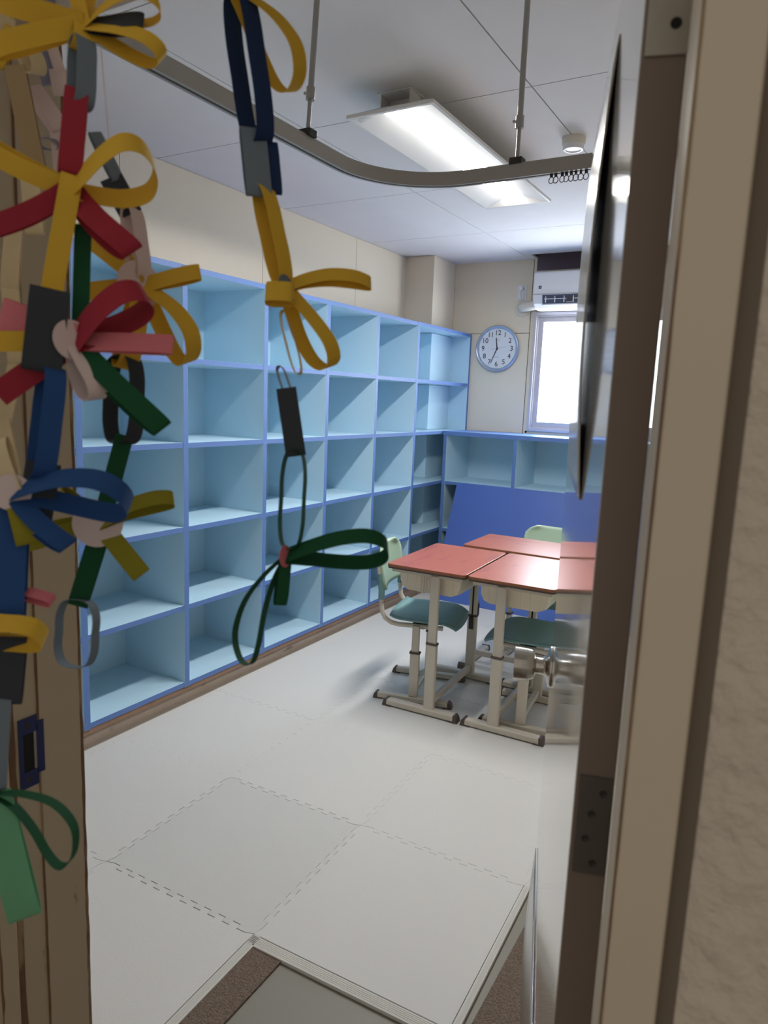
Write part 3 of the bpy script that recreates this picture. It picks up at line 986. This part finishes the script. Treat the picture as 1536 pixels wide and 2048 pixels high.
# pipe cover to the left
MB().tube([(AX0 + .03, BY - .05, AZ0 + .055), (AX0 - .07, BY - .05, AZ0 + .045), (AX0 - .125, BY - .048, AZ0 + .04), (AX0 - .150, BY - .03, AZ0 + .04), (AX0 - .152, BY + .002, AZ0 + .04)], [.036, .036, .038, .040, .040], 16).build('pipe_sleeve', 'plastic2', ac, world=True, smooth='all')
MB().lathe([(.001, 0), (.066, 0), (.066, -.005), (.060, -.008), (.001, -.008)], 28, (AX0 - .150, BY - .0005, AZ0 + .035), 'y').build('wall_flange', 'wall', ac, world=True, smooth=True)
MB().tube([(AX0 + .01, BY - .03, AZ0 + .075), (AX0 - .06, BY - .012, AZ0 + .085), (AX0 - .13, BY - .010, AZ0 + .085), (AX0 - .165, BY - .014, AZ0 + .10), (AX0 - .170, BY - .030, AZ0 + .14), (AX0 - .165, BY - .045, AZ0 + .18)], .0055, 8).build('power_cord', 'plastic', ac, world=True, smooth='all')
MB().lathe([(.001, -.052), (.014, -.052), (.018, -.040), (.018, -.022), (.001, -.022)], 16, (AX0 - .162, BY, AZ0 + .185), 'y').build('power_plug', 'plastic', ac, world=True, smooth=True)
ou = thing('wall_outlet', (AX0 - .165, BY, AZ0 + .10), 'small white wall outlet left of the air conditioner', 'outlet')
MB().box(-.036, .036, -.008, -.0005, -.01, .115).build('cover_plate', 'plastic', ou, bevel=.003)
MB().box(-.020, .020, -.020, -.008, .005, .10).build('socket_block', 'plastic', ou, bevel=.003)

# ------------------------------------------------------------------ wall clock
KX, KY, KZc, KR = -2.208, BY, 1.956, .187
ck = thing('wall_clock', (KX, KY, KZc), 'round silver rimmed wall clock with black numerals', 'clock')
MB().lathe([(KR - .02, 0), (KR - .004, -.004), (KR, -.018), (KR - .003, -.034), (KR - .010, -.040), (KR - .018, -.036), (KR - .022, -.024), (KR - .03, -.022)], 56, axis='y').build('rim', 'silver', ck, smooth=True)
MB().lathe([(.001, -.0225), (KR - .020, -.0225), (KR - .020, -.016), (.001, -.016)], 56, axis='y').build('dial', 'dial', ck, smooth=True)
for n in range(1, 13):
    a = math.radians(90 - 30 * n)
    me = text_mesh(str(n), .056)
    me.materials.clear(); me.materials.append(MT['ink'])
    o = bpy.data.objects.new('numeral', me); COL.objects.link(o); o.parent = ck
    o.rotation_euler = (PI / 2, 0, 0)
    o.location = (.124 * math.cos(a), -.0232, .124 * math.sin(a))
    c, s = math.cos(a), math.sin(a)
    def rad(r, t): return (r * c - t * s, r * s + t * c)
    MB().prism([rad(.154, -.0012), (rad(.160, -.0012)), rad(.160, .0012), rad(.154, .0012)], -.0236, -.0226, 'y').build('tick', 'ink', ck)
def hand(name, deg, r0, r1, w0, w1, y, m):
    a = math.radians(90 - deg)
    c, s = math.cos(a), math.sin(a)
    P = lambda r, t: (r * c - t * s, r * s + t * c)
    MB().prism([P(r0, -w0), P(r1, -w1), P(r1, w1), P(r0, w0)], y - .0012, y, 'y').build(name, m, ck)
hand('hour_hand', 352, -.012, .088, .0048, .0034, -.0245, 'ink')
hand('minute_hand', 203, -.012, .128, .0040, .0024, -.0262, 'ink')
hand('second_hand', 80, -.045, .085, .0010, .0006, -.028, 'palegrey')
MB().lathe([(.001, -.030), (.006, -.030), (.006, -.023), (.001, -.023)], 16, axis='y').build('hub', 'ink', ck, smooth=True)
MB().box(-.016, .016, -.0232, -.0226, .066, .071).build('maker_mark', 'palegrey', ck)
MB().box(-.016, .016, -.0232, -.0226, -.070, -.066).build('maker_mark', 'palegrey', ck)

# ------------------------------------------------------------------ paper chains in the doorway
def paper(name, rgb):
    return mat(name, rgb, 0.8, var=0.05, scale=40, spec=0.25, transl=0.22)
PC = {'y': paper('mustard_paper', (220, 180, 62)), 'r': paper('crimson_paper', (162, 48, 62)), 'g': paper('dark_green_paper', (28, 84, 52)),
      'b': paper('blue_paper', (44, 82, 138)), 'k': paper('charcoal_paper', (62, 66, 72)), 'gr': paper('grey_paper', (120, 132, 142)),
      'p': paper('pink_paper', (214, 122, 130)), 'w': paper('white_paper', (226, 208, 204)), 'o': paper('olive_paper', (150, 142, 42)),
      'c': paper('cream_paper', (216, 198, 160)), 't': paper('tan_paper', (170, 146, 110)), 'l': paper('lavender_paper', (150, 152, 176)),
      'm': paper('mint_paper', (110, 170, 130)), 'nb': paper('navy_paper', (34, 54, 92))}

def at(u, v, dep):
    return CAM + (CF + CR * ((u - 768) / FPX) - CU * ((v - 1024) / FPX)) * dep

class Strand:
    def __init__(s, name, top_uv, dep, label):
        s.d = dep
        s.px = dep / FPX
        s.root = thing(name, at(*top_uv, dep), label, 'paper chain', 0, 'paper flower chains hanging in the doorway')
        s.n = 0
    def loc(s, u, v, dz=0.0):
        return at(u, v, s.d) + CF * dz
    def ribbon(s, name, pts, wd, W, col, parent, closed=False, sub=5):
        # Catmull-Rom centreline, constant width direction
        P = [Vector(p) for p in pts]
        n = len(P)
        cl = []
        rng = range(n) if closed else range(n - 1)
        for i in rng:
            p1, p2 = P[i], P[(i + 1) % n]
            p0 = P[i - 1] if (i > 0 or closed) else p1
            p3 = P[(i + 2) % n] if (i + 2 < n or closed) else p2
            for k in range(sub):
                t = k / sub
                cl.append(0.5 * ((2 * p1) + (p2 - p0) * t + (2 * p0 - 5 * p1 + 4 * p2 - p3) * t * t + (3 * p1 - p0 - 3 * p2 + p3) * t ** 3))
        if not closed:
            cl.append(P[-1])
        m = MB()
        h = wd.normalized() * (W / 2)
        vs = []
        k = len(cl)
        for i, c in enumerate(cl):
            p = cl[i - 1] if (i > 0 or closed) else c
            q = cl[(i + 1) % k] if (i < k - 1 or closed) else c
            n = (q - p).cross(h)
            n = n.normalized() * .0003 if n.length > 1e-9 else CF * .0003
            vs += [c - h - n, c + h - n, c + h + n, c - h + n]
        fs = []
        for i in range(k if closed else k - 1):
            j = (i + 1) % k
            for q in range(4):
                r = (q + 1) % 4
                fs.append((4 * i + q, 4 * i + r, 4 * j + r, 4 * j + q))
        if not closed:
            fs += [(3, 2, 1, 0), (4 * k - 4, 4 * k - 3, 4 * k - 2, 4 * k - 1)]
        m.add(vs, fs)
        return m.build(name, PC[col], parent, world=True, smooth=True)
    def loop(s, name, a, b, gap, phi, col, W=.020, parent=None, dz=0.0, tip=1.0, curve=0.0, dzb=None, petal=True):
        # closed paper loop from pixel a to pixel b; gap in px is its half opening, phi tilts it to the viewer
        A = s.loc(*a, dz); B = s.loc(*b, dz if dzb is None else dzb)
        ax = (B - A)
        L = ax.length
        axn = ax.normalized()
        scr = CF.cross(axn).normalized()
        ph = math.radians(phi)
        fwd = axn.cross(scr).normalized()
        nrm = scr * math.cos(ph) + fwd * math.sin(ph)
        wd = axn.cross(nrm)
        g = gap * s.px
        cv = scr * (curve * s.px)
        if petal:
            prof = [(0, .04), (.22, .42), (.5, .85), (.78, 1.0), (.95, .62), (1.0, .0), (.95, -.62), (.78, -1.0), (.5, -.85), (.22, -.42), (0, -.04)]
        else:
            prof = [(0, 0), (.05, .7), (.25, 1.0), (.5, 1.0), (.75, 1.0), (.95, .7), (1, 0), (.95, -.7), (.75, -1), (.5, -1), (.25, -1), (.05, -.7)]
        pts = [A + ax * t + nrm * (g * q) + cv * (4 * t * (1 - t)) for t, q in prof]
        return s.ribbon(name, pts, wd, W, col, s.root if parent is None else parent, closed=not petal)
    def link(s, a, b, gap, phi, col, W=.020, dz=0.0):
        return s.loop('link', a, b, gap, phi, col, W, None, dz, petal=False)
    def flower(s, c, rdisc, tilt, disc_col, petals, dz=0.0):
        # petals: (tip, gap, phi, col[, curve])
        fl = empty('flower', (0, 0, 0))
        fl.parent = s.root
        fl.location = s.loc(*c, dz) - Vector(s.root.location)
        for p in petals:
            s.loop('petal', c, p[0], p[1], p[2], p[3], p[5] if len(p) > 5 else .020, fl, dz - .001, curve=p[4] if len(p) > 4 else 0)
        if rdisc:
            # small paper disc; tilt turns it sideways
            C = s.loc(c[0], c[1], dz - .006)
            t = math.radians(tilt)
            e1 = (CR * math.cos(t) + CF * math.sin(t)).normalized()
            e2 = CU
            n = e1.cross(e2)
            m = MB()
            N = 26
            vs = [C + e1 * (rdisc * s.px * math.cos(2 * PI * k / N)) + e2 * (rdisc * s.px * math.sin(2 * PI * k / N)) for k in range(N)]
            vs += [v + n * .0005 for v in vs]
            fs = [tuple(range(N)), tuple(range(2 * N - 1, N - 1, -1))] + [(k, (k + 1) % N, N + (k + 1) % N, N + k) for k in range(N)]
            m.add(vs, fs).build('flower_disc', PC[disc_col], fl, world=True)
        return fl
    def string(s, a, b):
        MB().tube([s.loc(*a), s.loc(*b)], .0005, 5).build('thread', PC['c'], s.root, world=True)

# strand with red, pink and yellow flowers beside the jamb
S = Strand('paper_flower_chain', (165, -70), .70, 'paper chain of mustard, red, pink and blue paper flowers hugging the jamb')
S.flower((165, 45), 0, 0, 'w', [((322, 108), 26, 62, 'y'), ((318, 12), 26, 58, 'y', -10), ((-20, 95), 24, 66, 'y'), ((-10, -5), 22, 55, 'y'), ((285, 38), 10, 70, 'k', 6), ((160, -70), 20, 60, 'y'), ((158, 98), 18, 50, 'y')], dz=.004)
S.link((165, 78), (162, 215), 22, 42, 'gr')
S.link((158, 182), (143, 352), 14, 68, 'r', W=.022, dz=-.004)
S.flower((142, 378), 0, 0, 'w', [((303, 318), 56, 60, 'y', 10, .032), ((-40, 285), 16, 62, 'y', -6), ((-45, 462), 18, 68, 'r', -12), ((266, 505), 18, 70, 'r', 10, .024)])
S.link((150, 356), (106, 606), 18, 64, 'y', dz=-.006)
S.link((156, 440), (150, 650), 4, 72, 'g', dz=.012, W=.016)
S.link((112, 585), (94, 748), 12, 62, 'k', W=.036, dz=-.012)
S.flower((148, 682), 40, 52, 'w', [((292, 590), 34, 62, 'r', -4, .034), ((346, 690), 6, 76, 'p'), ((325, 858), 14, 66, 'g', 6, .022), ((0, 628), 10, 78, 'p', 0, .034), ((-30, 682), 6, 76, 'y', 0, .020), ((-5, 790), 16, 66, 'r', 0, .024), ((192, 797), 26, 42, 'w', 6)], dz=.002)
S.link((105, 735), (80, 955), 44, 52, 'b')
S.link((82, 925), (62, 1042), 10, 68, 'k', W=.032, dz=.006)
S.flower((34, 985), 36, 30, 'w', [((262, 1005), 52, 52, 'b', -10, .024), ((142, 1092), 12, 55, 'b', 12, .020), ((5, 880), 8, 70, 'c'), ((-60, 1040), 14, 60, 'b'), ((60, 1088), 10, 60, 'o')], dz=-.004)
S.link((22, 1015), (12, 1250), 12, 74, 'b', W=.034)
S.link((-40, 1258), (96, 1268), 36, 48, 'y', dz=-.01)
S.link((40, 1190), (96, 1205), 10, 40, 'p', W=.012, dz=.01)
S.link((18, 1275), (6, 1410), 12, 72, 'k', W=.030, dz=.004)
S.link((0, 1395), (-10, 1580), 14, 60, 'gr', W=.02)
S.flower((-10, 1585), 0, 0, 'w', [((138, 1725), 44, 10, 'g', -34, .012), ((52, 1835), 10, 74, 'm', 0, .030), ((-60, 1700), 20, 40, 'g')])

# strand behind it, white centred mustard flower and olive flower
S = Strand('paper_flower_chain', (190, -40), .80, 'paper chain with a white centred mustard flower above an olive flower')
S.string((190, -40), (222, 330))
S.link((188, 265), (236, 362), 6, 55, 'gr', W=.014)
S.link((222, 355), (262, 428), 4, 82, 'k', W=.026)
S.link((262, 415), (282, 560), 16, 28, 'w')
S.flower((283, 572), 46, 44, 'w', [((401, 545), 6, 76, 'y'), ((160, 452), 24, 48, 'y', 10), ((165, 585), 8, 66, 'y'), ((248, 738), 32, 52, 'y', 0, .022), ((382, 720), 44, 48, 'y', -8, .022)])
S.link((248, 712), (246, 888), 44, 36, 'k')
S.link((252, 872), (215, 1010), 4, 82, 'g', W=.019, dz=-.004)
S.flower((200, 1046), 48, 14, 'w', [((348, 998), 14, 58, 'o', -8), ((284, 1150), 6, 74, 'o', 0, .022), ((50, 1085), 18, 60, 'o', 6), ((120, 985), 10, 60, 'o')])
S.link((196, 1080), (155, 1212), 4, 82, 'g', W=.022)
S.link((158, 1198), (150, 1334), 42, 14, 'gr', W=.014)

# single strand out in the opening
S = Strand('paper_flower_chain', (466, -60), .78, 'paper chain hanging alone in the opening, blue, mustard and dark green')
S.flower((466, -24), 0, 0, 'w', [((592, 172), 48, 50, 'y', -8), ((400, -60), 20, 50, 'b')])
S.link((474, -20), (520, 292), 38, 52, 'nb', W=.022)
S.link((506, 262), (520, 398), 8, 66, 'gr', W=.028, dz=-.006)
S.link((535, 280), (545, 385), 8, 66, 'nb', W=.020, dz=.004)
S.link((524, 372), (566, 566), 18, 42, 'y')
S.flower((572, 575), 22, 60, 'gr', [((742, 568), 9, 58, 'y', -16), ((662, 732), 36, 50, 'y', 4)])
S.link((538, 600), (592, 602), 14, 80, 'y', W=.022, dz=-.022)
S.link((564, 618), (596, 745), 10, 8, 'c', W=.010, dz=.008)
S.link((556, 730), (580, 800), 8, 8, 'gr', W=.010, dz=.008)
S.link((572, 776), (592, 912), 5, 82, 'k', W=.022)
S.link((590, 900), (580, 1098), 24, 12, 'g', W=.012)
S.flower((572, 1112), 22, 66, 'p', [((776, 1098), 44, 50, 'g', -4), ((492, 1328), 28, 16, 'g', 24, .014), ((560, 1210), 8, 60, 'g', 0, .014)])

# pale strands against the jamb
S = Strand('paper_flower_chain', (60, -60), .88, 'faded cream and tan paper chain flat against the left jamb')
S.flower((30, 60), 0, 0, 'w', [((78, 146), 18, 40, 'c'), ((-20, 20), 14, 50, 'c'), ((-10, 130), 10, 60, 'y')])
S.link((30, 130), (74, 350), 8, 80, 't', W=.024)
S.link((60, 330), (70, 470), 8, 78, 'c', W=.022)
S.flower((30, 440), 0, 0, 'w', [((20, 585), 10, 72, 'c'), ((-30, 470), 12, 60, 'k')])
S.link((20, 570), (35, 730), 10, 70, 'c')
S.link((35, 720), (5, 850), 6, 70, 'c', W=.018)
S.link((-4, 800), (26, 950), 6, 76, 'c', W=.018)
S = Strand('paper_flower_chain', (110, -60), .94, 'lavender and white paper chain behind the mustard flowers at top left')
S.link((95, -40), (92, 60), 10, 60, 'l')
S.link((92, 55), (122, 150), 8, 74, 'w', W=.014)
S.link((80, 88), (100, 160), 8, 76, 'l', W=.028, dz=.01)
S.link((116, 140), (124, 190), 8, 74, 'w', W=.022)
S.link((62, 175), (122, 262), 12, 60, 'w', W=.022)
S.link((78, 286), (120, 290), 10, 30, 'l', W=.018)
S.link((112, 255), (122, 360), 6, 70, 'w', W=.016)
